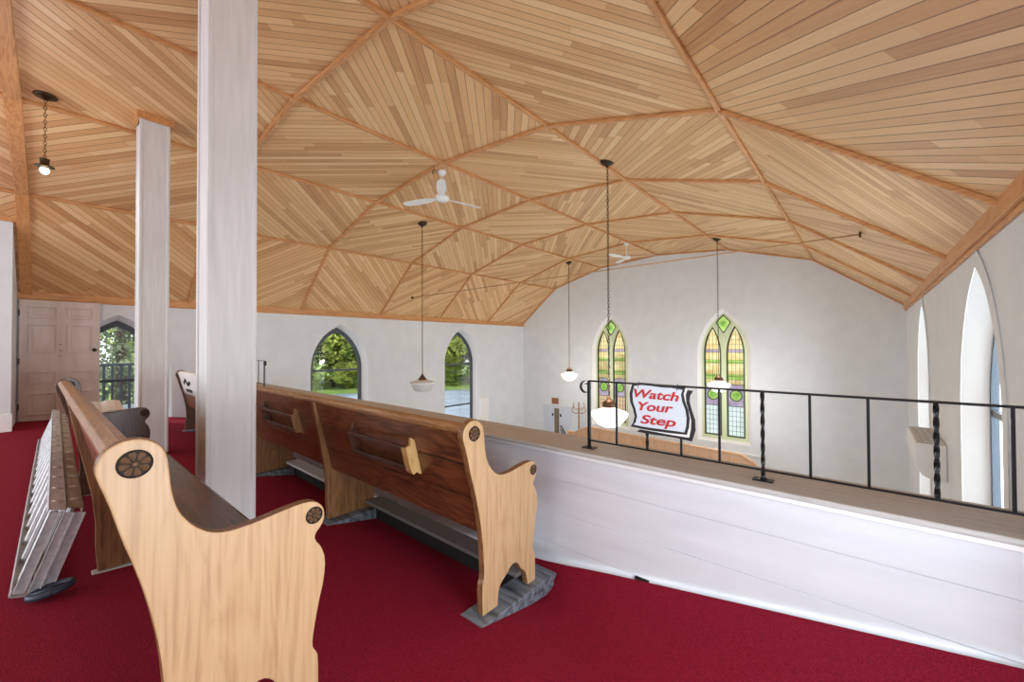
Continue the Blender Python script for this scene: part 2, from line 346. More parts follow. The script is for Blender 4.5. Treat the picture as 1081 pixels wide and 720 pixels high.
def side_window(idx, side, c, mats_label):
    s = -1 if side == 'left' else 1; X0 = -10.5 if side == 'left' else .69
    mb = MB(); H0, A0, H1, A1_, D = (.78, .62, .715, .525, .25) if side == 'left' else (.8, .64, .665, .49, .15); fw = .085 if side == 'left' else .05; A = full_arch(c, H0, -2.8, -.59, A0); B = full_arch(c, H1, -2.7, -.59, A1_)
    ring(mb, A, B, (X0, X0+s*D)); ring(mb, B, B, (X0+s*D, X0+s*(D+.15)))
    A2 = full_arch(c, .93, -2.95, -.59, .79); A1 = full_arch(c, H0, -2.8, -.59, A0)
    ring(mb, A1, A2, (X0-s*.006, X0-s*.006)); ring(mb, A2, A2, (X0-s*.006, X0)); ring(mb, A2, full_arch(c, .945, -2.97, -.59, .81), (X0-s*.012, X0-s*.012))
    ring(mb, A1, A1, (X0-s*.006, X0+s*.002))
    mb.mi = [0]*(2*len(A))+[1]*(len(mb.f)-2*len(A))
    w = mb.build('window_%d' % idx, [M['trim'], M['wall']], fix=False); struct(w)
    mb = MB(); frame_ring(mb, c, H1, -2.7, -.59, A1_, fw, 'x', X0+s*(D+.01), X0+s*(D+.06)); mb.build('window_frame', M['frame'], w)
    mb = MB(); xa, xb = sorted((X0+s*(D+.015), X0+s*(D+.055))); mb.box((xa, c-H1+.03, -.655), (xb, c+H1-.03, -.60)); mb.build('transom', M['frame'], w)
    mb = MB(); mb.box((xa, c-H1+.03, -2.08), (xb, c+H1-.03, -2.03)); mb.build('meeting_rail', M['frame'], w)
    g = full_arch(c, H1-.03, -2.66, -.59, A1_-.05); mb = MB(); mb.add(wallpts(g, 'x', X0+s*(D+.035)), [list(range(len(g)))]); mb.build('glass', M['glass'], w, fix=False)
    return w
for k, (c, *_) in enumerate(winsL):
    side_window(1+k, 'left', c, ''); side_window(4+k, 'right', c, '')
# ------------------------------------------------------------------ stained glass windows in the far wall
def clipx(z, half, zs, za):
    if z <= zs: return half
    h = za-zs; R = (half*half+h*h)/(2*half); d = R*R-(z-zs)**2
    return max(0, half-R+math.sqrt(max(0, d)))
def stained_window(idx, c, low):
    Y = 12.64
    mb = MB(); A = full_arch(c, .70, -2.78, -.25, 1.06); B = full_arch(c, .60, -2.70, -.25, .93)
    ring(mb, A, B, (Y, Y+.1), 'y'); ring(mb, B, B, (Y+.1, Y+.3), 'y')
    A2 = full_arch(c, .84, -2.95, -.25, 1.22); ring(mb, A, A2, (Y-.012, Y-.012), 'y'); ring(mb, A2, A2, (Y-.012, Y), 'y'); ring(mb, A, A, (Y-.012, Y+.002), 'y')
    A3 = full_arch(c, .90, -3.0, -.25, 1.29); ring(mb, A2, A3, (Y-.006, Y-.006), 'y'); ring(mb, A3, A3, (Y-.006, Y), 'y')
    mb.mi = [0]*(2*len(A))+[1]*(len(mb.f)-2*len(A))
    w = mb.build('window_%d' % idx, [M['trim'], M['wall']], fix=False); struct(w)
    mb = MB(); frame_ring(mb, c, .60, -2.70, -.25, .93, .055, 'y', Y+.09, Y+.16)
    # mullion and the two lancet heads branching from it
    mb.box((c-.05, Y+.080, -2.70), (c+.05, Y+.16, .30))
    for s in (-1, 1):
        lc = c+s*.30; A = full_arch(lc, .285, -2.66, -.25, .66); B = full_arch(lc, .235, -2.61, -.25, .57)
        ring(mb, A, B, (Y+.085+.001*s, Y+.085+.001*s), 'y'); ring(mb, A, B, (Y+.165, Y+.165), 'y'); ring(mb, A, A, (Y+.085, Y+.165), 'y'); ring(mb, B, B, (Y+.085, Y+.165), 'y')
    k = 0; z = -2.68; dzs = .02
    while z < .90:   # solid spandrels between the lights
        zm = z+dzs/2; Wd = clipx(zm, .58, -.25, .91); cuts = []
        if -2.62 < zm < .60:
            hl = clipx(zm, .245, -.25, .59); cuts += [(-.30-hl, -.30+hl), (.30-hl, .30+hl)]
        if .36 < zm < .88:
            hd = .19*((zm-.36)/.30 if zm < .66 else (.88-zm)/.22); cuts.append((-hd, hd))
        cuts = sorted(cuts); x = -Wd
        for a, b in cuts+[(Wd, Wd)]:
            a2 = min(a, Wd)
            if a2 > x+.002: mb.add([(c+x, Y+.105, z), (c+a2, Y+.105, z), (c+a2, Y+.105, z+dzs), (c+x, Y+.105, z+dzs)], [(0, 1, 2, 3)])
            x = max(x, b)
        z += dzs
    mb.build('tracery', M['sgframe'], w, fix=False)
    yg = Y+.13; H, ZS, ZA, ZB = .235, -.25, .57, -2.61
    def zone2(mb, lc, z0, z1, fo, fi, mi, y):
        n = max(1, int((z1-z0)/.05)); zz = [z0+(z1-z0)*k/n for k in range(n+1)]
        for s_ in (-1, 1):
            for k in range(n):
                a, b = fi(zz[k]), fi(zz[k+1]); c1_, d1_ = max(a, fo(zz[k])), max(b, fo(zz[k+1]))
                mb.add([(lc+s_*a, y, zz[k]), (lc+s_*c1_, y, zz[k]), (lc+s_*d1_, y, zz[k+1]), (lc+s_*b, y, zz[k+1])], [(0, 1, 2, 3)], mi)
    def zone(mb, lc, z0, z1, mi=0, inset=0.0, y=yg):
        n = max(1, int((z1-z0)/.06)); zz = [z0+(z1-z0)*k/n for k in range(n+1)]
        l = [(lc-max(0, clipx(z, H, ZS, ZA)-inset), y, z) for z in zz]; r = [(lc+max(0, clipx(z, H, ZS, ZA)-inset), y, z) for z in zz]
        for k in range(n): mb.add([l[k], r[k], r[k+1], l[k+1]], [(0, 1, 2, 3)], mi)
    for s in (-1, 1):
        lc = c+s*.30
        mb = MB(); fo = lambda z: clipx(z, H, ZS, ZA); fi = lambda z: (0 if z < ZB+.0301 or z > ZA-.051 else max(0, fo(z)-.035)); zone2(mb, lc, ZB, ZB+.03, fo, fi, 0, yg); zone2(mb, lc, ZB+.031, ZA-.052, fo, lambda z: max(0, fo(z)-.035), 0, yg); zone2(mb, lc, ZA-.05, ZA, fo, lambda z: 0, 0, yg); pan = mb.build('border_glass', M['sg_green'], w, fix=False)
        mb = MB(); yi = yg-.004; IN = .035
        mats = [M['sg_amber'], M['sg_green'], M['sg_purple'], low, M['sg_green']]
        zone(mb, lc, -.12, ZA-.05, 0, IN, yi); zone(mb, lc, -.20, -.12, 2, IN, yi); zone(mb, lc, -.42, -.20, 0, IN, yi); zone(mb, lc, -.52, -.42, 4, IN, yi)
        zone(mb, lc, -.84, -.52, 0, IN, yi); zone(mb, lc, -.98, -.84, 1, IN, yi); zone(mb, lc, -1.12, -.98, 0, IN, yi)
        zone(mb, lc, -1.28, -1.12, 2, IN, yi); zone(mb, lc, -1.74, -1.58, 2, IN, yi); zone2(mb, lc, -1.58, -1.28, lambda z: H-IN, lambda z: math.sqrt(max(0, .0225-(z+1.43)**2)), 2, yi); zone(mb, lc, ZB+.03, -1.74, 3, IN, yi)
        mb.build('lancet_glass', mats, w, fix=False)
        mb = MB(); pts = [(lc+.15*math.cos(2*PI*k/20), yi-.004, -1.43+.15*math.sin(2*PI*k/20)) for k in range(20)]; mb.add(pts, [list(range(20))], 0)
        for k in range(8):
            a = 2*PI*k/8; p = [(lc+r_*math.cos(a+t_), yi-.008, -1.43+r_*math.sin(a+t_)) for r_, t_ in ((.01, 0), (.06, .3), (.11, 0), (.06, -.3))]; mb.add(p, [(0, 1, 2, 3)], 1)
        mb.build('leaf_roundel', [M['sg_green'], M['sg_dgreen']], w, fix=False)
        # leading
        mb = MB(); yl = yi-.012
        def bar(x0, z0, x1, z1, t=.010): mb.beam((x0, yl, z0), (x1, yl, z1), t, t, up=(0, 1, 0))
        for inset, t in ((.0, .034), (IN, .018)):
            o_ = full_arch(lc, H-inset, ZB+inset, ZS, ZA-inset*1.4, 8)
            for p, q in zip(o_, o_[1:]+o_[:1]): bar(p[0], p[1], q[0], q[1], t)
        hw = lambda z: clipx(z, H-IN, ZS, ZA-.05)
        for z in (.30, .16, .02, -.12, -.20, -.42, -.52, -.84, -.98, -1.12, -1.74, -1.88, -2.02, -2.16, -2.30, -2.44): bar(lc-hw(z), z, lc+hw(z), z, .016 if z in (-.2, -.12, -1.12, -1.74) else .008)
        for fx in (-.1, 0, .1):
            for z0, z1 in ((-1.12, .42 if fx == 0 else .25), (ZB+.03, -1.74)): bar(lc+fx, z0, lc+fx, z1, .008)
        for k in range(6):   # small scalloped green bands
            x0 = lc-.2+k*.4/6; bar(x0, -.47, x0+.2/6, -.50); bar(x0+.2/6, -.50, x0+.4/6, -.47); bar(x0, -.91, x0+.2/6, -.87); bar(x0+.2/6, -.87, x0+.4/6, -.91)
        for k in range(20):
            a, b = 2*PI*k/20, 2*PI*(k+1)/20; bar(lc+.15*math.cos(a), -1.43+.15*math.sin(a), lc+.15*math.cos(b), -1.43+.15*math.sin(b), .024)
        mb.build('leading', M['lead'], w)
    # diamond light at the top
    dz = [(c, .87), (c+.20, .66), (c+.03, .33), (c, .30), (c-.03, .33), (c-.20, .66)]
    dz = [(c, .88), (c+.19, .66), (c+.09, .50), (c, .36), (c-.09, .50), (c-.19, .66)]
    mb = MB(); mb.add([(x, yg-.045, z) for x, z in dz], [list(range(6))], 0)
    for k in range(8):
        a = 2*PI*k/8; p = [(c+r_*math.cos(a+t_), yg-.05, .63+r_*math.sin(a+t_)) for r_, t_ in ((.01, 0), (.05, .3), (.10, 0), (.05, -.3))]; mb.add(p, [(0, 1, 2, 3)], 1)
    mb.build('diamond_light', [M['sg_green'], M['sg_dgreen']], w, fix=False)
    mb = MB()
    for p, q in zip(dz, dz[1:]+dz[:1]): mb.beam((p[0], yg-.055, p[1]), (q[0], yg-.055, q[1]), .022, .015, up=(0, 1, 0))
    mb.build('leading', M['lead'], w)
    mb = MB(); mb.box((c-.92, Y-.05, -3.05), (c+.92, Y, -2.98)); mb.build('sill', M['trim'], w, bevel=.01)
    return w
stained_window(7, -6.63, M['sg_rose']); stained_window(8, -3.08, M['sg_pale'])
# ------------------------------------------------------------------ setting: floors, parapet, closet corner
BZ = [(-9, -1.205), (-.3, -1.205), (.2, -1.232), (.7, -1.262), (1.3, -1.345), (1.95, -1.465), (2.12, -1.485)]
def floorz(x, y):
    for (a, za), (b, zb) in zip(BZ, BZ[1:]):
        if y <= b: z = za+(zb-za)*(y-a)/(b-a); break
    else: z = BZ[-1][1]
    r = max(0, .157*(x+2.44)); y0 = max(.4, min(1.93, 1.9-.75*(x+1.4))); s = max(0, min(1, (y-y0)/(2.1-y0)))
    return z+r*s
mb = MB(); xs = [-10.5+.16*k for k in range(70)]+[.69]; ys = [RY[0]+.25*k for k in range(19)]; ys = [y for y in ys if y < -.1]+[-.1+.07*k for k in range(32)]
idx = {}
for i, x in enumerate(xs):
    for j, y in enumerate(ys): idx[i, j] = len(mb.v); mb.v.append((x, y, floorz(x, y)))
for i in range(len(xs)-1):
    for j in range(len(ys)-1): mb.f.append([idx[i, j], idx[i+1, j], idx[i+1, j+1], idx[i, j+1]]); mb.mi.append(0)
struct(mb.build('floor', M['carpet'], smooth=True, fix=False))
mb = MB(); mb.box((-10.5, RY[0], FLN-.1), (.69, 12.64, FLN)); struct(mb.build('floor_nave', M['navefloor']))
# parapet: lapped painted boards with narrow joints, cap on top
pz = -.655
mb = MB(); bt = [pz, -.845, -1.05, -1.255, -1.46, -1.75]
for k in range(5): mb.box((-10.5, 2.10+.004*(k % 2), bt[k+1]+.003), (.69, 2.36, bt[k]))
mb.box((-10.5, 2.108, -1.8), (.69, 2.355, pz)); mb.box((-10.5, 2.11, -2.0), (.69, 2.36, -1.75))
wp = mb.build('wall_parapet', M['parapet'], bevel=.002); struct(wp)
mb = MB(); mb.box((-10.5, 2.030, -.645), (.69, 2.385, -.62)); capo = mb.build('cap', M['capt'], wp, bevel=.007)
mb = MB(); mb.box((-10.5, 2.065, -.675), (.69, 2.10, -.645)); mb.build('cap_moulding', M['trim'], wp, bevel=.006)
mb = MB(); mb.box((-.96, 2.094, -1.31), (-.885, 2.106, -1.255)); mb.build('board_gap', M['darkgap'], wp)
# closet corner wall at far left
CZ = 1.86
mb = MB(); mb.box((-10.5, RY[0], -1.25), (-9.33, -.42, CZ)); wc = mb.build('wall_closet', M['wall']); struct(wc)
mb = MB(); mb.box((-9.33, RY[0], -1.25), (-9.31, -.405, -.95)); mb.build('baseboard', M['trim'], wc, bevel=.004)
mb = MB(); mb.box((-9.335, RY[0], CZ-.02), (-9.29, -.39, CZ+.05)); mb.build('head_trim', M['beam'], wc, bevel=.004)
# ------------------------------------------------------------------ doors
def panel_door(name, w, h, t, rows, m_, parent=None):
    """front face at +x, width along y from 0, height z from 0"""
    mb = MB(); mb.box((-t, 0, 0), (0, w, h))
    for (y0, y1, z0, z1) in rows:
        b = .018
        for a, bb in (((0, y0, z0), (.022, y1, z0+b)), ((0, y0, z1-b), (.022, y1, z1)), ((0, y0, z0+b), (.022, y0+b, z1-b)), ((0, y1-b, z0+b), (.022, y1, z1-b))): mb.box(a, bb)
        mb.box((0, y0+.05, z0+.05), (.006, y1-.05, z1-.05))
    o = mb.build(name, m_, parent, bevel=.004); return o
rows = []
for y0, y1 in ((.10, .42), (.53, .84)):
    rows += [(y0, y1, .10, .46), (y0, y1, .62, .82), (y0, y1, 1.14, 1.62), (y0, y1, 1.72, 1.92)]
d1 = panel_door('door_1', .93, 2.02, .04, rows, M['door']); d1.location = (-10.42, -.395, -1.215); struct(d1)
mb = MB(); mb.lathe([(0, 0), (.022, 0), (.03, .01), (.03, .03), (.018, .045), (0, .048)], 14); k_ = mb.build('door_knob', M['bronze'], d1, smooth=True); k_.location = (.012, .86, 1.18); k_.rotation_euler = (0, PI/2, 0)
mb = MB()
for y, z in ((.455, 1.28), (.46, 1.17), (.455, 1.08), (.33, .44)): mb.box((0, y-.012, z-.006), (.008, y+.012, z+.006))
mb.build('latch_marks', M['bronze'], d1)
for z in (.25, 1.0, 1.8):
    mb = MB(); mb.tube([(.004, .0, z-.05), (.004, .0, z+.05)], .008); mb.build('hinge', M['bronze'], d1)
# far double door with landing behind
door2 = MB(); door2.box((-9.42, 12.58, FLN), (-9.30, 12.64, -2.36)); door2.box((-8.30, 12.58, FLN), (-8.18, 12.64, -2.36)); door2.box((-9.46, 12.57, -2.36), (-8.14, 12.64, -2.26))
d2 = door2.build('door_2', M['doorw'], bevel=.006); struct(d2)
mb = MB(); mb.box((-9.30, 12.605, FLN), (-8.96, 12.635, -2.36)); mb.box((-9.24, 12.598, -4.2), (-9.02, 12.606, -3.4)); mb.box((-9.24, 12.598, -3.2), (-9.02, 12.606, -2.5)); mb.build('door_leaf', M['doorw'], d2, bevel=.004)
mb = MB(); mb.box((-8.96, 12.61, FLN), (-8.74, 12.637, -2.36)); mb.build('dark_opening', mat('dim_hall', srgb(120, 108, 94), .7), d2)
mb = MB(); mb.box((-8.74, 12.60, FLN), (-8.30, 12.635, -2.36)); mb.build('door_leaf', M['doorw'], d2, bevel=.004)
for x in (-9.02, -8.66):
    mb = MB(); mb.box((x-.03, 12.575, -2.66), (x+.03, 12.60, -2.56)); mb.build('closer_bracket', M['frame'], d2)
mb = MB(); mb.tube([(-8.68, 12.56, -3.0), (-8.62, 12.55, -3.0), (-8.36, 12.55, -3.38), (-8.36, 12.56, -3.44)], .02, 8); mb.tube([(-8.66, 12.56, -3.12), (-8.38, 12.55, -3.5)], .014, 6); mb.build('handrail', M['black'], d2, smooth=True)
t_ = MB(); t_.box((-9.08, 12.61, -2.20), (-8.78, 12.64, -1.98)); t_.box((-9.04, 12.605, -2.16), (-8.82, 12.612, -2.02)); tag(t_.build('wall_plaque', M['plaq'], bevel=.004), 'small brown rectangular plaque above the white double door', 'plaque')
# ------------------------------------------------------------------ columns
def column(x1, x0, y0, y1, lab, flip=False):
    t = thing('column', lab, 'column', ((x0+x1)/2, (y0+y1)/2, floorz((x0+x1)/2, (y0+y1)/2)))
    hx, hy = (x1-x0)/2, (y1-y0)/2; zt = min(zc(x0), zc(x1))-t.location.z
    mb = MB(); mb.box((-hx+.012, -hy+.012, -.0), (hx-.008, hy-.008, zt+.12)); mb.build('shaft', M['colm'], t, bevel=.004)
    mb = MB()
    for sx in (-1, 1):
        for sy in (-1, 1):
            a = (sx*hx, sy*hy); b = (sx*(hx-.03), sy*(hy-.03)); mb.box((min(a[0], b[0]), min(a[1], b[1]), 0), (max(a[0], b[0]), max(a[1], b[1]), zt+.12))
    mb.build('corner_bead', M['colm'], t, bevel=.008, seg=3)
    return t, hx, hy, zt
column(-3.18, -3.47, .64, .926, 'tall white square column nearest the camera, between the two long pews')
c1, hx, hy, zt = column(-6.40, -6.69, .64, .92, 'white square column farther back, topped by an orange wood collar')
mb = MB(); e = .03
mb.box((-hx-e, -hy-e, zt-.06), (hx+e, -hy, zt+.08)); mb.box((-hx-e, hy, zt-.06), (hx+e, hy+e, zt+.08)); mb.box((hx, -hy, zt-.06), (hx+e, hy, zt+.08)); mb.box((-hx-e, -hy, zt-.06), (-hx, hy, zt+.08)); mb.build('wood_collar', M['beamx'], c1, bevel=.004)
# ------------------------------------------------------------------ pews
OUT = [(-.075,-.006),(-.07,.022),(-.055,.047),(-.03,.063),(0,.067),(.028,.059),(.052,.04),(.066,.012),(.071,-.03),(.075,-.08),(.084,-.13),(.10,-.17),(.128,-.208),(.165,-.238),(.205,-.25),(.255,-.25),(.313,-.243),(.38,-.233),(.43,-.229),(.468,-.235),(.495,-.26),(.503,-.298),(.49,-.328),(.468,-.35),(.468,-.372),(.49,-.402),(.505,-.45),(.50,-.52),(.48,-.6),(.465,-.68),(.458,-.735),(.472,-.76),(.48,-.78),(.48,-.92),(.41,-.92),(.40,-.87),(.385,-.83),(.35,-.805),(.33,-.77),(.303,-.75),(.265,-.757),(.235,-.787),(.19,-.812),(.17,-.85),(.165,-.92),(.055,-.92),(.05,-.775),(.066,-.735),(.064,-.65),(.053,-.52),(.03,-.39),(.005,-.29),(-.025,-.19),(-.05,-.09),(-.07,-.03)]
OUT = [(y, z+.92) for y, z in OUT]
def rounded(P):
    o = []
    for i, p in enumerate(P):
        a, b = P[i-1], P[(i+1) % len(P)]
        if p[1] < .03: o.append(p)
        else: o += [(p[0]*.75+a[0]*.25, p[1]*.75+a[1]*.25), (p[0]*.75+b[0]*.25, p[1]*.75+b[1]*.25)]
    return o
OUT = rounded(OUT)
SUP = [(-.035,.03),(-.015,.03),(.11,-.49),(.47,-.50),(.46,-.56),(.47,-.92),(.055,-.92),(.045,-.78),(.05,-.65),(.035,-.5),(.005,-.34),(-.04,-.1),(-.06,.0)]
SUP = [(-.06,.0),(-.045,.025),(-.02,.02),(.09,-.49),(.40,-.50),(.43,-.60),(.45,-.92),(.055,-.92),(.045,-.78),(.045,-.66),(.03,-.5),(.0,-.34),(-.045,-.1)]
SUP = [(y, z+.92) for y, z in SUP]
def rosette(parent, y, z, r, x=.0, s=1):
    mb = MB(); n = 28
    def disc(rr, xx, mi):
        mb.add([(x+s*xx, y+rr*math.cos(2*PI*k/n), z+rr*math.sin(2*PI*k/n)) for k in range(n)], [list(range(n))], mi)
    disc(r, .0015, 0)
    mb.tube([(x+s*.002, y+r*math.cos(2*PI*k/n), z+r*math.sin(2*PI*k/n)) for k in range(n+1)], .0022, 6, 0, False)
    for k in range(8):
        a = 2*PI*k/8+.2; ring_ = []
        d = Vector((0, math.cos(a), math.sin(a))); p = Vector((0, -math.sin(a), math.cos(a))); base = Vector((x+s*.0015, y, z))
        m0 = [(r*.18, 0), (r*.45, r*.15), (r*.75, r*.24), (r*.92, r*.13), (r*.92, -r*.13), (r*.75, -r*.24), (r*.45, -r*.15)]
        vs = [base+d*u_+p*w_ for u_, w_ in m0]+[base+d*(r*.42)+Vector((s*.005, 0, 0)), base+d*(r*.72)+Vector((s*.006, 0, 0))]
        mb.add(vs, [(0, 1, 7), (1, 2, 8, 7), (2, 3, 8), (3, 4, 8), (4, 5, 8), (5, 6, 7, 8), (6, 0, 7)], 1)
    mb.tube([(x+s*.001, y, z), (x+s*.007, y, z), (x+s*.009, y, z)], [r*.2, r*.16, r*.04], 10, 1)
    return mb.build('rosette', [M['carve'], M['petal']], parent)
SP = 1.74
def back_y(z):  # rear face of backrest, local z
    return -.045+(.92-z)*(.135/.54)
def make_pew(lab, loc, rz, racks, ns=2, stretch=False):
    t = thing('church_pew', lab, 'pew', loc, rz)
    for e, (xa, s) in enumerate(((0, 1), (-ns*SP, -1))):
        mb = MB(); mb.prism(OUT, 'x', xa-.04*s if s > 0 else xa, xa if s > 0 else xa+.04, 0, 1)
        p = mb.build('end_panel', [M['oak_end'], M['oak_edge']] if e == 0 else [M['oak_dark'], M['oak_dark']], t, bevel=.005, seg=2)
        rosette(p, 0, .92, .035, xa, s); rosette(p, .463, .637, .027, xa, s)
        if e == 1: rosette(p, 0, .92, .035, xa+.04, -s); rosette(p, .463, .637, .027, xa+.04, -s)
    for q in range(1, ns):
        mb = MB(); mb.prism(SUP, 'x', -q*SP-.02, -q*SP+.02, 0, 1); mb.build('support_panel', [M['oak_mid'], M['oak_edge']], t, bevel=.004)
    # backrest of three boards, leaning
    mb = MB(); zz = [.93, .755, .575, .385]
    for k in range(3):
        z1, z0 = zz[k]-.004, zz[k+1]+.004
        poly = [(back_y(z0), z0), (back_y(z0)+.022, z0), (back_y(z1)+.022, z1), (back_y(z1), z1)]; mb.prism(poly, 'x', -ns*SP+.04, -.04)
    poly = [(back_y(z)+o_, z) for z, o_ in ((.39, .009), (.39, .018), (.925, .018), (.925, .009))]; mb.prism(poly, 'x', -ns*SP+.04, -.04)
    mb.build('backrest', M['oak_back'], t, bevel=.003)
    mb = MB(); pr = [(-.058, .925), (-.06, .945), (-.048, .962), (-.02, .968), (.004, .96), (.012, .942), (.005, .925)]; mb.prism(pr, 'x', -ns*SP+.04, -.04); mb.build('top_rail', M['oak_rail'], t, bevel=.003)
    mb = MB(); seat = [(.085, .44), (.20, .425), (.34, .425), (.46, .435), (.475, .428), (.475, .408), (.085, .408)]; mb.prism(seat, 'x', -ns*SP+.04, -.04); mb.build('seat', M['oak_seat'], t, bevel=.004)
    if stretch:
        for q in range(ns):
            xa, xb = -(q+1)*SP+.04, -q*SP-.04
            mb = MB(); mb.box((xa, .356, .045), (xb, .49, .07)); st = mb.build('stretcher', M['capg'] if q == 1 else M['drab'], t, bevel=.003)
            if q == 1: st['label'] = 'pale grey stretcher board'
            mb = MB(); mb.box((xa, .42, -.09), (xb, .44, .045)); mb.build('stretcher_shade', M['darkgap'], st)  # added black board, stands in for the shadow under the stretcher
    for x0, x1, broken in racks:
        r = MB(); zt_, zb_ = .775, .655
        r.beam((x0, back_y(zt_)-.055, zt_), (x1, back_y(zt_)-.055, zt_), .016, .022); rk = r.build('hymnal_rack', M['rackw'], t, bevel=.003)
        r = MB(); r.beam((x0, back_y(zb_)-.05, zb_), (x1, back_y(zb_)-.05, zb_), .014, .020); r.beam((x0, back_y(zb_-.02)-.03, zb_-.018), (x1, back_y(zb_-.02)-.03, zb_-.018), .05, .010); r.build('shelf_rail', M['rackw'], rk, bevel=.003)
        for xx, mm in ((x0, M['rackw']), (x1, M['pale'] if broken else M['oak_mid'])):
            yb = back_y
            pl = [(yb(.81), .82), (yb(.82)-.022, .838), (yb(.8)-.03, .82), (yb(.78)-.035, .795), (yb(.78)-.066, .785), (yb(.74)-.066, .74), (yb(.7)-.064, .69), (yb(.66)-.06, .645), (yb(.64)-.05, .628), (yb(.63)-.03, .64), (yb(.62)-.02, .625), (yb(.62), .62)]
            r = MB(); r.prism(pl, 'x', xx-.011, xx+.011); b_ = r.build('rack_bracket', mm, rk, bevel=.002)
            if mm is M['pale']:
                b_['label'] = 'pale unstained repair bracket'; r2 = MB(); r2.prism([(y-.001, z) for y, z in pl[4:11]]+[(yb(.66)-.015, .65)], 'x', xx-.04, xx+.014); r2.build('repair_piece', M['pale'], rk, bevel=.002)
    return t
R1 = (-1.45, 1.364, -1.349); R2 = (-1.45, .141, -1.226)
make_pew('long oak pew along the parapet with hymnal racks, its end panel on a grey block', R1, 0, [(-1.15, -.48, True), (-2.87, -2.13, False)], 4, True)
make_pew('oak pew nearest the camera, big blond carved end panel cropped by the frame', R2, math.radians(1.1), [])
# grey blocks under the front pew's supports and the long tread in front
def block(x0, x1, yb, yf, zt, lab, grp=None):
    mb = MB(); zb = [floorz((x0+x1)/2, y)-.012 for y in (yb, (yb+yf)/2, yf)]
    ym = (yb+yf)/2
    poly = [(yb, zb[0]), (ym, zb[1]), (yf, zb[2]), (yf, zt-.035), (yf+.018, zt-.03), (yf+.028, zt-.015), (yf+.018, zt), (yf-.1, zt+.002), (yb+.02, zt-.006)]
    mb.prism(poly, 'x', x0, x1); return tag(mb.build('shim_block', M['block'], bevel=.004), lab, 'wooden block', grp)
block(-1.56, -1.405, 1.33, 1.965, -1.351, 'blue-grey painted wedge block under the near end of the parapet pew')
block(-1.45-SP-.1, -1.45-SP+.1, 1.36, 1.96, -1.351, 'grey block under the middle support of the parapet pew')
block(-1.45-2*SP-.08, -1.45-2*SP+.08, 1.36, 1.96, -1.351, 'grey block under the parapet pew support just right of the near column')
block(-1.45-4*SP-.02, -1.45-4*SP+.1, 1.36, 1.96, -1.351, 'grey block under the distant end of the parapet pew, between the columns')
# small wedge strips under the near row
for k, x in enumerate((R2[0]-SP, R2[0]-2*SP)):
    yy = R2[1]-math.radians(1.1)*SP*(k+1)*1.0; mb = MB(); z0 = floorz(x, .4)-.02
    mb.box((x-.035, yy+.03, -1.262), (x+.04 if k else x+.035, yy+.50, -1.2265))
    tag(mb.build('shim_strip', M['capg'], bevel=.006), ['grey painted strip under the middle support of the nearest pew', 'grey painted strip under the far end of the nearest pew'][k], 'wooden strip')
# white sheet draped over the far pew's back
sx0, sx1 = -8.22, -6.9
mb = MB(); ns = 12
prof_ = [(-.085+.012, .72), (-.075-.004, .80), (-.072, .90), (-.069, .955), (-.045, .978), (-.01, .979), (.022, .965), (.03, .92), (.045, .82)]
prof_ = [(back_y(.62)-.012, .62), (back_y(.75)-.014, .75), (back_y(.88)-.016, .88), (-.068, .945), (-.05, .972), (-.02, .978), (.012, .968), (.024, .94), (.04, .80)]
for i in range(ns+1):
    x = sx0+(sx1-sx0)*i/ns; wv = .004*math.sin(i*1.7)
    for (y, z) in prof_: mb.v.append((x, y+wv-.002, z))
npf = len(prof_)
for i in range(ns):
    for j in range(npf-1): mb.f.append([i*npf+j, (i+1)*npf+j, (i+1)*npf+j+1, i*npf+j+1]); mb.mi.append(0)
sh = mb.build('draped_sheet', M['paper'], smooth=True); sh.location = (0, 1.364, -1.349); tag(sh, 'white sheet with bold black marks hanging over the distant end of the parapet pew', 'sheet')
so = sh.modifiers.new('s', 'SOLIDIFY'); so.thickness = .003; so.offset = 0
mb = MB()
def mk(pts):
    for (x0, z0), (x1, z1) in zip(pts, pts[1:]):
        ya = back_y(z0)-.024; yb_ = back_y(z1)-.024; mb.beam((x0, ya, z0), (x1, yb_, z1), .045, .004, up=(0, -1, -.25))
mk([(-7.98, .79), (-7.78, .86), (-7.74, .78), (-7.5, .83)]); mk([(-7.92, .69), (-7.55, .69)])
mb.build('black_marks', M['blk'], sh)
# white open book on the far arm of the nearest pew
bk = thing('open_book', 'open white book lying across the far arm of the nearest pew', 'book', (-5.02, .36, -.495), .1)
bk.rotation_euler = (0, math.radians(26), .1); bk.scale = (.66, .66, .66); bk.location = (-5.0, .27, -.515)
mb = MB()
for s in (-1, 1):
    pts = [(0, 0.0), (s*.05, .018), (s*.12, .02), (s*.19, .006), (s*.19, -.004), (0, -.006)]; 
    mb.prism(pts, 'y', -.13, .13, 0)
b1 = mb.build('pages', M['paper'], bk); b1.rotation_euler = (0, 0, PI/2)
mb = MB(); mb.box((-.2, -.14, -.011), (.2, .14, -.007)); b2 = mb.build('cover', M['white'], bk); b2.rotation_euler = (0, 0, PI/2)
mb = MB()
for k in range(7): mb.box((-.17, -.11+k*.034, .0205), (-.06, -.10+k*.034, .0225))
b3 = mb.build('printed_lines', M['ink'], bk); b3.rotation_euler = (0, 0, PI/2)
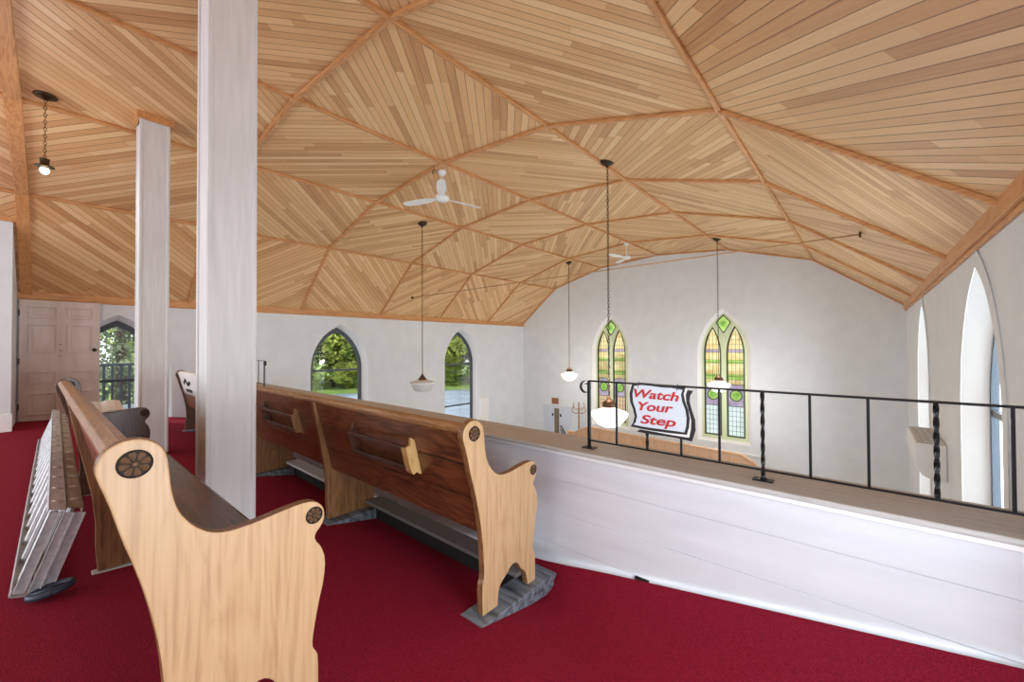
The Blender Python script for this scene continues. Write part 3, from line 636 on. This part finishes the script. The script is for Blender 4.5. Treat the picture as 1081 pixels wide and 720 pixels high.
# ------------------------------------------------------------------ ladder
ld = thing('extension_ladder', 'aluminium extension ladder lying on edge on the red carpet behind the pews', 'ladder', (-3.05, -.075, -1.2))
wv = Vector((0, .125, .385)).normalized(); dv = Vector((0, wv.z, -wv.y)); LW = .40; LL = 4.9
def LP(x, w, d): return Vector((x, 0, 0))+wv*w+dv*d
def lbox(mb, x0, x1, w0, w1, d0, d1):
    vs = [LP(x, w, d) for x, w, d in ((x0,w0,d0),(x1,w0,d0),(x1,w1,d0),(x0,w1,d0),(x0,w0,d1),(x1,w0,d1),(x1,w1,d1),(x0,w1,d1))]
    mb.add(vs, [(0,3,2,1),(4,5,6,7),(0,1,5,4),(1,2,6,5),(2,3,7,6),(3,0,4,7)])
for sec, (d0, xs_, ln, mm, ins) in enumerate(((-.035, 0, LL, 'alu', 0), (.035, -.10, LL-.3, 'alud', .012))):
    for w0, sg in ((ins, 1), (LW-ins, -1)):
        mb = MB(); a, b = sorted((w0, w0+sg*.004)); lbox(mb, xs_-ln, xs_, a, b, d0-.032, d0+.032)
        for dd in (-.032, .028):
            a, b = sorted((w0, w0+sg*.026)); lbox(mb, xs_-ln, xs_, a, b, d0+dd, d0+dd+.004)
        mb.build('side_rail', M[mm], ld)
    k = 0; x = xs_-.16
    while x > xs_-ln+.05:
        mb = MB(); mb.tube([LP(x, ins-.004, d0), LP(x, LW-ins+.004, d0)], .017, 8); 
        mb.tube([LP(x, LW-ins, d0), LP(x, LW-ins+.007, d0)], [.024, .018], 10); mb.build('rung', M['alu'], ld); x -= .305
for w0 in ():
    mb = MB(); mb.tube([LP(.0, w0, -.035)+Vector((.03, 0, 0)), LP(.012, w0, -.035)+Vector((.035, 0, 0))], [.055, .05], 16)
    o = mb.build('foot_pad', M['rubber'], ld, bevel=.003)
mb = MB(); pp = [(.050+.042*math.cos(k*PI/12), .070+.070*math.sin(k*PI/12), .022+.010*math.sin(k*PI/12)) for k in range(25)]
mb.tube(pp, .016, 8, 0, False); mb.tube([(.05, .005, .02), (.05, .135, .03)], .010, 6); mb.tube([(.015, .07, .022), (.085, .07, .022)], .008, 6); mb.build('foot_pad', M['rubber'], ld, smooth=True)
for d0, x0 in ((-.060, .0), (-.012, .012), (.030, .004)):
    mb = MB(); lbox(mb, x0-.006, x0, .015, LW-.01, d0, d0+.040)
    lbox(mb, x0, x0+.010, .03, LW-.01, d0, d0+.005); lbox(mb, x0, x0+.010, .03, LW-.01, d0+.034, d0+.040); mb.build('end_strut', M['alu'], ld, bevel=.002)
# ------------------------------------------------------------------ iron railings
RYY = 2.15; RT, RB = -.213, -.572
def railing(lab, posts, x_scroll, x_end, plates, twist, heavy):
    t = thing('iron_railing', lab, 'railing', (x_scroll, RYY, -.62)); ox = x_scroll
    z = lambda v: v+.62
    s = 1 if x_end > x_scroll else -1
    mb = MB(); mb.box((min(0, x_end-ox), -.011, z(RT)-.004), (max(0, x_end-ox), .011, z(RT)+.005)); mb.build('top_rail', M['black'], t, bevel=.002)
    mb = MB(); mb.box((min(0, x_end-ox), -.006, z(RB)-.004), (max(0, x_end-ox), .006, z(RB)+.004)); mb.build('bottom_rail', M['black'], t, bevel=.001)
    mb = MB(); pts = []
    for k in range(26):
        a = k/25*2*PI*1.05; r = .040-.018*k/25; pts.append((-s*(.022+math.sin(a)*r), 0, z(RT)-.040+math.cos(a)*r))
    for p, q in zip(pts, pts[1:]): mb.beam(p, q, .005, .022, up=(0, 1, 0))
    mb.build('scroll', M['black'], t)
    for x in posts:
        mb = MB(); zb = z(-.62) if x in plates or x in heavy else z(RB)
        hw = .008 if x in heavy else .005
        if x in twist:
            n = 26; hz = z(RT); hw = .0065
            for k in range(n+1):
                a = 0 if k in (0, n) else k*.42; zz_ = zb+(hz-zb)*k/n
                for i in range(4): mb.v.append((x-ox+hw*1.35*math.cos(a+PI/4+i*PI/2), hw*1.35*math.sin(a+PI/4+i*PI/2), zz_))
            for k in range(n):
                for i in range(4): mb.f.append([k*4+i, k*4+(i+1) % 4, (k+1)*4+(i+1) % 4, (k+1)*4+i]); mb.mi.append(0)
        else: mb.box((x-ox-hw, -hw, zb), (x-ox+hw, hw, z(RT)))
        mb.build('post', M['black'], t)
        if x in plates:
            mb = MB(); mb.box((x-ox-.04, -.025, 0), (x-ox+.04, .025, .006)); mb.tube([(x-ox, 0, .004), (x-ox, 0, .016)], [.02, .012], 8); mb.build('base_plate', M['black'], t)
    return t
railing('black wrought iron railing on the parapet holding the warning sign', [-1.269, -1.088, -.907, -.725, -.543, -.361, -.185, .003, .191, .371, .56], -1.269, .68, [-1.269, -.361], [-.907, -.361, .191], [-1.269])
railing('far black iron railing on the parapet, just right of the near column', [-7.02, -7.29, -7.6, -7.9, -8.2, -8.6, -9.0, -9.5, -10.0], -7.02, -10.5, [-7.02, -8.6], [], [-7.02])
# ------------------------------------------------------------------ watch your step sign
def unp(u, v, y):
    d = F_+R_*((u-540.5)/424.49)+U_*((360-v)/424.49); return d*(y/d.y)
def sp(pts, y): return [(lambda p: (p.x, p.z))(unp(660+a*.1111, 395+b*.1111, y)) for a, b in pts]
SY = 2.13
sg = thing('warning_sign', 'wavy white and black warning sign hanging on the near iron railing', 'sign', (-.83, SY, -.47))
def splate(name, pts, y0, y1, m_):
    mb = MB(); mb.prism([(x+.83, z+.47) for x, z in sp(pts, SY)], 'y', y0, y1); return mb.build(name, m_, sg)
shadow = [(110,548),(140,520),(300,545),(450,575),(590,595),(618,520),(620,440),(595,350),(572,270),(570,200),(590,152),(642,160),(612,210),(608,260),(632,350),(662,440),(665,540),(632,642),(500,612),(380,592),(250,575)]
whiteb = [(70,490),(80,478),(300,515),(450,540),(572,562),(596,480),(590,400),(570,330),(545,260),(533,190),(548,130),(590,142),(573,200),(578,270),(602,350),(626,440),(622,530),(606,604),(450,580),(280,548),(115,520)]
blackb = [(70,88),(150,80),(250,88),(350,103),(450,106),(572,130),(556,190),(570,260),(600,340),(614,420),(608,500),(586,576),(480,565),(380,553),(280,540),(170,522),(54,496),(78,460),(92,400),(76,330),(50,260),(44,180)]
inner = [(82,102),(150,94),(250,104),(350,118),(450,124),(556,142),(540,190),(553,260),(583,340),(596,420),(591,500),(573,560),(480,546),(380,533),(280,520),(170,504),(76,484),(96,460),(110,400),(95,330),(70,260),(64,180)]
inner = [((x-325)*.965+325, (y-330)*.965+330) for x, y in inner]
splate('drop_shadow', shadow, .004, .007, M['blk']); splate('white_border', whiteb, 0, .0035, M['white']); splate('black_border', blackb, -.004, -.0005, M['blk']); splate('face', inner, -.006, -.0045, M['signw'])
def letters(txt, a, b, hgt):
    """lower left a, lower right b in sign crop pixels"""
    (x0, z0), (x1, z1) = sp([a, b], SY)
    cu = bpy.data.curves.new('lettering', 'FONT'); cu.body = txt; cu.size = 1; cu.shear = .25; cu.offset = .022; cu.extrude = .004
    tmp = bpy.data.objects.new('tmp', cu); COL.objects.link(tmp); bpy.context.view_layer.update()
    me_ = bpy.data.meshes.new_from_object(tmp.evaluated_get(bpy.context.evaluated_depsgraph_get())); bpy.data.objects.remove(tmp)
    xs_ = [v.co.x for v in me_.vertices]; wd = max(xs_)-min(xs_); sc = math.hypot(x1-x0, z1-z0)/wd; ang = math.atan2(z1-z0, x1-x0); mn = min(xs_)
    for v in me_.vertices:
        X, Z = (v.co.x-mn)*sc, v.co.y*hgt/.7
        v.co = (x0+.83+X*math.cos(ang)-Z*math.sin(ang), -.0075-v.co.z*.2, z0+.47+X*math.sin(ang)+Z*math.cos(ang))
    me_.materials.clear(); me_.materials.append(M['red']); o = bpy.data.objects.new('lettering', me_); COL.objects.link(o); o.parent = sg; return o
letters('Watch', (88, 215), (515, 258), .046); letters('Your', (128, 338), (462, 366), .046); letters('Step', (150, 462), (488, 500), .046)
for a in (-.945, -.735):
    mb = MB(); mb.tube([(a+.83, .018, RT+.47-.02), (a+.83, .0, RT+.47+.014), (a+.83, -.010, RT+.47-.02)], .0015, 6); mb.build('tie', M['blk'], sg)
# ------------------------------------------------------------------ pendant lamps
def chain(mb, z0, z1, L_=.06, r=.0045, w=.013, mi=0):
    n = int((z1-z0)/(L_*.78)); st = (z1-z0)/n
    for k in range(n):
        zc_ = z0+st*(k+.5); pts = []
        for i in range(9):
            a = 2*PI*i/8; h = math.cos(a)*w; v = math.sin(a)*L_*.5; pts.append((h, 0, zc_+v) if k % 2 else (0, h, zc_+v))
        mb.tube(pts, r, 5, mi, False)
def pendant(x, y, zs, lab, lit, shape):
    ztop = zc(x); t = thing('pendant_lamp', lab, 'lamp', (x, y, ztop), 0, None)
    mb = MB(); mb.lathe([(0, 0.03), (.10, .02), (.10, -.015), (.07, -.04), (.03, -.06), (.012, -.09), (0, -.09)], 20); mb.build('canopy', M['bronze'], t, smooth=True)
    dz = zs-ztop
    if shape == 'flat':
        mb = MB(); mb.tube([(0, 0, -.08), (0, 0, dz+.12)], .008, 8); mb.build('stem', M['brass'], t, smooth=True)
        mb = MB(); mb.lathe([(0, .13), (.022, .13), (.022, .10), (.045, .085), (.045, .07), (.09, .02), (.092, .0), (0, .0)], 20, (0, 0, dz)); mb.build('fitter', M['brass'], t, smooth=True)
        mb = MB(); mb.lathe([(.10, 0), (.24, -.035), (.262, -.05), (.25, -.09), (.17, -.225), (.14, -.24), (0, -.242)], 28, (0, 0, dz)); mb.build('lamp_shade', M['opalw'], t, smooth=True)
    else:
        mb = MB(); chain(mb, dz+.12, -.08); mb.build('chain', M['bronze'], t, smooth=True)
        mb = MB(); mb.lathe([(0, .14), (.02, .14), (.025, .10), (.05, .08), (.09, .05), (.10, .0), (.10, -.02), (0, -.02)], 20, (0, 0, dz)); mb.build('fitter', M['brass'], t, smooth=True)
        mb = MB(); mb.lathe([(.085, 0), (.095, -.02), (.10, -.04), (.17, -.06), (.18, -.075), (.25, -.09), (.268, -.115), (.262, -.15), (.22, -.21), (.18, -.245), (.165, -.27), (.10, -.30), (0, -.31)], 32, (0, 0, dz)); mb.build('lamp_shade', M['lit'], t, smooth=True)
        if lit: point('lamp_light', (x, y, zs-.48), LAMP_W, .22)
        if lit: point('lamp_light', (x, y, zs+.35), LAMP_W*.35, .15)
    return t
m = M['opalw'] = mat('unlit_white_glass', srgb(236, 238, 238), .2)
m.node_tree.nodes['Principled BSDF'].inputs['Transmission Weight'].default_value = .25; m.node_tree.nodes['Principled BSDF'].inputs['Roughness'].default_value = .4
pendant(-7.205, 5.25, -.82+.10, 'unlit pendant with a flat white glass bowl hanging in front of the left windows', False, 'flat')
pendant(-2.825, 5.35, -.87, 'largest lit white schoolhouse pendant, seen behind the iron railing', True, 'globe')
pendant(-7.15, 10.9, -.80, 'small lit schoolhouse pendant hanging above the white double door', True, 'globe')
pendant(-2.79, 11.03, -.86, 'lit schoolhouse pendant in front of the right stained glass window', True, 'globe')
# bare bulb pendant over the gallery
t = thing('bulb_pendant', 'short dark chain pendant with a bare bulb over the gallery', 'lamp', (-6.72, -.09, zc(-6.72)))
mb = MB(); mb.lathe([(0, .02), (.085, .012), (.095, -.005), (.085, -.018), (.04, -.03), (.015, -.05), (0, -.05)], 24); mb.build('canopy', M['bronze'], t, smooth=True)
mb = MB(); chain(mb, -.70, -.04, .048, .0032, .011); mb.build('chain', M['bronze'], t, smooth=True)
mb = MB(); mb.lathe([(0, -.69), (.02, -.692), (.042, -.70), (.038, -.71), (.036, -.755), (.045, -.765), (.074, -.778), (.078, -.786), (.045, -.795), (0, -.795)], 24); mb.build('socket', M['bronze'], t, smooth=True)
mb = MB(); mb.lathe([(.025, -.785), (.036, -.80), (.042, -.825), (.032, -.85), (.015, -.864), (0, -.867)], 20); mb.build('bulb', M['bulb'], t, smooth=True)
point('gallery_lamp_light', (-6.72, -.09, 1.72), 14, .08)
# ------------------------------------------------------------------ ceiling fans
def fan(x, y, zh, rot, lab):
    ztop = zc(x); t = thing('ceiling_fan', lab, 'fan', (x, y, ztop)); dz = zh-ztop
    mb = MB(); mb.lathe([(0, .02), (.07, 0), (.075, -.03), (.05, -.07), (.02, -.09), (0, -.09)], 20); mb.build('canopy', M['white'], t, smooth=True)
    mb = MB(); mb.tube([(0, 0, -.05), (0, 0, dz+.05)], .013, 10); mb.build('downrod', M['white'], t, smooth=True)
    mb = MB(); mb.lathe([(0, .09), (.03, .085), (.04, .05), (.10, .045), (.11, .03), (.11, -.02), (.09, -.045), (0, -.05)], 24, (0, 0, dz)); mb.build('motor', M['white'], t, smooth=True)
    for k in range(3):
        a = rot+k*2*PI/3; T = Matrix.Translation((0, 0, dz)) @ Matrix.Rotation(a, 4, 'Z') @ Matrix.Rotation(math.radians(12), 4, 'X')
        o2 = [(.09, -.018), (.16, -.028), (.22, -.055), (.40, -.068), (.58, -.060), (.64, -.03), (.645, .02), (.60, .05), (.42, .062), (.24, .055), (.16, .028), (.09, .018)]
        mb = MB(); mb.prism([(px*1.17 if px > .2 else px, py*1.15) for px, py in o2], 'z', -.003, .004); mb.v = [tuple(T @ Vector(p)) for p in mb.v]; mb.build('blade', M['white'], t)
    return t
ra = math.radians(YAW*57.3)
fan(-5.17, 4.16, 2.42, math.radians(-39.8), 'white three-blade ceiling fan hanging nearer the camera')
fan(-5.0, 10.54, 2.46, math.radians(18), 'white three-blade ceiling fan near the far wall')
# hanging hook ring near the fan
mb = MB(); mb.tube([(-5.16+.03*math.cos(a*.5), 3.98, 2.80+.03*math.sin(a*.5)) for a in range(12)], .005, 6); mb.tube([(-5.16, 3.98, 2.83), (-5.16, 3.98, 2.89)], .004, 6); tag(mb.build('ceiling_hook', M['bronze']), 'small dark ring hook in the ceiling beside the nearer fan', 'hook')
# tie rod across the nave
mb = MB(); mb.tube([(-9.85, 6.84, 1.424), (-.04, 6.84, 1.424)], .010, 8); tr = mb.build('tie_rod', M['rod'], smooth=True); tag(tr, 'long thin wooden coloured rod spanning the nave below the planked ceiling', 'rod')
for x, s in ((-9.86, -1), (-.04, 1)):
    mb = MB(); mb.lathe([(0, -.012), (.04, -.012), (.04, .012), (0, .012)], 14); o = mb.build('anchor_plate', M['bronze'], tr); o.location = (x, 6.84, 1.424); o.rotation_euler = (0, PI/2, 0)
# ------------------------------------------------------------------ choir partition, coat rack, heater
Yp = 11.0
top = [(-7.16, -2.80), (-7.10, -2.78), (-7.02, -2.76), (-6.86, -2.68), (-6.66, -2.58), (-6.42, -2.53), (-5.9, -2.56), (-2.46, -2.655), (-2.30, -2.66), (-2.03, -2.80), (-2.0, -2.86), (-1.99, -2.95), (-1.76, -2.97)]
t = thing('choir_partition', 'low oak board partition with curved left end below the stained glass', 'partition', (-4.5, Yp, FLN))
mb = MB(); x = -7.10; 
def ztp(x):
    for (a, za), (b, zb) in zip(top, top[1:]):
        if x <= b: return za+(zb-za)*(x-a)/(b-a)
    return top[-1][1]
while x < -1.8:
    x2 = min(x+.12, -1.8); mb.prism([(x+4.5+.003, 0), (x2+4.5-.003, 0), (x2+4.5-.003, ztp(x2)-FLN), (x+4.5+.003, ztp(x)-FLN)], 'y', -.02, .02); x = x2
mb.prism([(-7.1+4.5, 0), (-1.8+4.5, 0)]+[(a+4.5, b-FLN-.02) for a, b in reversed(top[1:-1])], 'y', -.010, .012)
mb.build('board_panel', M['choir'], t, bevel=.003)
mb = MB()
for (a, za), (b, zb) in zip(top, top[1:]): mb.beam((a+4.5, 0, za-FLN+.01), (b+4.5, 0, zb-FLN+.01), .09, .04)
mb.build('cap_rail', M['choir'], t, bevel=.006)
for xx in (-7.2, -1.72):
    mb = MB(); mb.box((xx+4.5-.06, -.06, 0), (xx+4.5+.06, .06, (-2.78 if xx < -5 else -2.96)-FLN)); mb.lathe([(0, .05), (.07, .04), (.08, 0), (.05, -.02)], 12, (xx+4.5, 0, (-2.76 if xx < -5 else -2.94)-FLN)); mb.build('post', M['choir'], t, bevel=.006)
t = thing('coat_rack', 'thin wooden coat stand with curled hooks beside the double door', 'coat stand', (-7.62, 12.2, FLN))
mb = MB(); mb.tube([(0, 0, 0.02), (0, 0, 2.38), (0, 0, 2.42)], [.03, .026, .01], 10); mb.build('pole', M['oak_rail'], t, smooth=True)
for k in range(4):
    a = k*PI/2+.5; c_, s_ = math.cos(a), math.sin(a)
    mb = MB(); mb.tube([(0, 0, 2.05), (.12*c_, .12*s_, 2.02), (.24*c_, .24*s_, 2.10), (.22*c_, .22*s_, 2.24), (.17*c_, .17*s_, 2.22)], .016, 6); mb.build('hook', M['oak_rail'], t, smooth=True)
    mb = MB(); mb.tube([(0, 0, 2.2), (.12*c_, .12*s_, 2.16), (.2*c_, .2*s_, 2.3), (.16*c_, .16*s_, 2.4)], .014, 6); mb.build('hook', M['oak_rail'], t, smooth=True)
    mb = MB(); mb.tube([(0, 0, .35), (.2*c_, .2*s_, .12), (.3*c_, .3*s_, 0.015)], .02, 6); mb.build('leg', M['oak_rail'], t, smooth=True)
t = thing('radiator_panel', 'white upright box on the left wall beside the second arched window', 'heater', (-10.5, 10.25, FLN))
mb = MB(); mb.box((.015, -.17, 0), (.16, .2, 2.55)); mb.build('case', M['white'], t, bevel=.01)
# air conditioner on right wall
t = thing('air_conditioner', 'white wall air conditioner with tan top grille on the right wall', 'air conditioner', (.687, 7.45, -1.6))
pr = [(0, 0), (-.12, .01), (-.20, .05), (-.25, .13), (-.265, .24), (-.262, .40), (-.25, .428), (0, .43)]
mb = MB(); mb.prism([(x, z) for x, z in pr], 'y', -.65, .66); mb.build('case', M['cream'], t, bevel=.008)
mb = MB()
for k in range(14): mb.box((-.235, -.60+k*.09, .432), (-.03, -.585+k*.09, .442))
for k in range(4): mb.box((-.235+k*.068, -.60, .432), (-.227+k*.068, .60, .440))
mb.build('grille', M['cream'], t)
mb = MB(); mb.box((-.235, -.60, .4301), (-.025, .60, .4335)); mb.build('intake_recess', M['grille'], t)
# ------------------------------------------------------------------ outdoors
mb = MB(); mb.box((-90, -40, -5.2), (30, 90, -5.1)); struct(mb.build('parking_lot', M['ground']))
mb = MB(); mb.prism([(-120, -60), (-92, -60), (-45.6, 16.4), (-35.2, 32.9), (-5, 82), (-120, 90)], 'z', -5.15, -5.06); struct(mb.build('lawn', M['grass']))
def crown_mesh(seed, H, Rr, n, m_, sz=.4):
    rnd = random.Random(seed); mb = MB()
    blobs = [(rnd.uniform(-1, 1)*Rr*.55, rnd.uniform(-1, 1)*Rr*.55, H*(.06+.86*rnd.random()), Rr*rnd.uniform(.4, .65)) for _ in range(16)]
    for _ in range(n):
        bx, by, bz, br = rnd.choice(blobs); a = rnd.uniform(0, 2*PI); c_ = rnd.uniform(-1, 1); s_ = math.sqrt(1-c_*c_); rr = br*rnd.uniform(.75, 1.05)
        p = Vector((bx+rr*s_*math.cos(a), by+rr*s_*math.sin(a), max(.2, bz+rr*c_)))
        d1_ = Vector((rnd.gauss(0, 1), rnd.gauss(0, 1), rnd.gauss(0, 1))).normalized(); d2_ = d1_.orthogonal().normalized(); q = sz*rnd.uniform(.6, 1.3)
        mb.add([p-d1_*q, p-d2_*q*.6, p+d1_*q, p+d2_*q*.6], [(0, 1, 2, 3)])
    me_ = bpy.data.meshes.new('crown'); me_.from_pydata(mb.v, [], mb.f); me_.materials.append(m_); return me_
crowns = [crown_mesh(s, 13, 3.5, 6500, M['leaf'], .24) for s in (1, 2)]; dark = crown_mesh(5, 8, 2.6, 5200, M['leaf2'], .085)
mb = MB(); mb.tube([(0, 0, 0), (.05, 0, 4), (0, .1, 9)], [.22, .16, .05], 8); trunk = mb.build('trunk', M['bark'], smooth=True)
tm = trunk.data; bpy.data.objects.remove(trunk)
def tree(x, y, cm, sc, lab, grp):
    t = thing('tree', lab, 'tree', (x, y, -5.04), random.uniform(0, 6), grp)
    for nm, dd, zo in (('trunk', tm, -.0), ('crown', cm, .3)):
        o = bpy.data.objects.new(nm, dd); COL.objects.link(o); o.parent = t; o.location = (0, 0, zo); o.scale = (sc, sc, sc)
k = 0
rows = []
for rr in range(3):
    for i in range(-2, 7):
        rows.append((-53.5-rr*5.6+(i+.5*rr)*3.5+random.uniform(-.3, .3), 17.5+rr*3.4+(i+.5*rr)*5.6+random.uniform(-.3, .3)))
for x, y in rows:
    tree(x, y, crowns[k % 2], random.uniform(.95, 1.15), 'leafy green tree in the row beyond the parking lot', 'trees beyond the parking lot'); k += 1
for i in range(-3, 11):
    o = bpy.data.objects.new('shrub', crowns[i % 2]); COL.objects.link(o); o.location = (-50.2+i*2.35+random.uniform(-.3, .3), 19.6+i*3.7, -5.25); o.rotation_euler = (0, 0, i*1.3); o.scale = (.55, .55, .27+.05*random.random())
    tag(o, 'low green bush at the edge of the lawn under the far trees', 'shrub', 'bushes under the far trees')
tree(-20, 1.6, dark, 1.05, 'dark grey-green tree close outside the narrow window by the panelled door', None)
tree(-24, -1.8, dark, 1.1, 'dark tree just behind, left of the one outside the door-side window', None)
tree(-27, 4.3, dark, 1.2, 'dark tree just behind, right of the one outside the door-side window', None)
t = thing('fire_escape', 'grey metal landing rail outside the window by the panelled door', 'railing', (-11.5, .8, -1.25))
mb = MB(); mb.box((-.8, -1.2, -.06), (.5, 1.2, 0)); mb.build('landing', M['steel'], t)
mb = MB(); mb.box((-.03, -1.2, .88), (.03, 1.2, .93)); mb.build('top_rail', M['steel'], t)
for k in range(19):
    mb = MB(); mb.box((-.012, -1.15+k*.125-.022, 0), (.012, -1.15+k*.125+.022, .88)); mb.build('baluster', M['steel'], t)
for sx in (-.75,):
    for sy in (-1.1, 1.1):
        mb = MB(); mb.box((sx-.05, sy-.05, -3.85), (sx+.05, sy+.05, -.06)); mb.build('support_post', M['steel'], t)
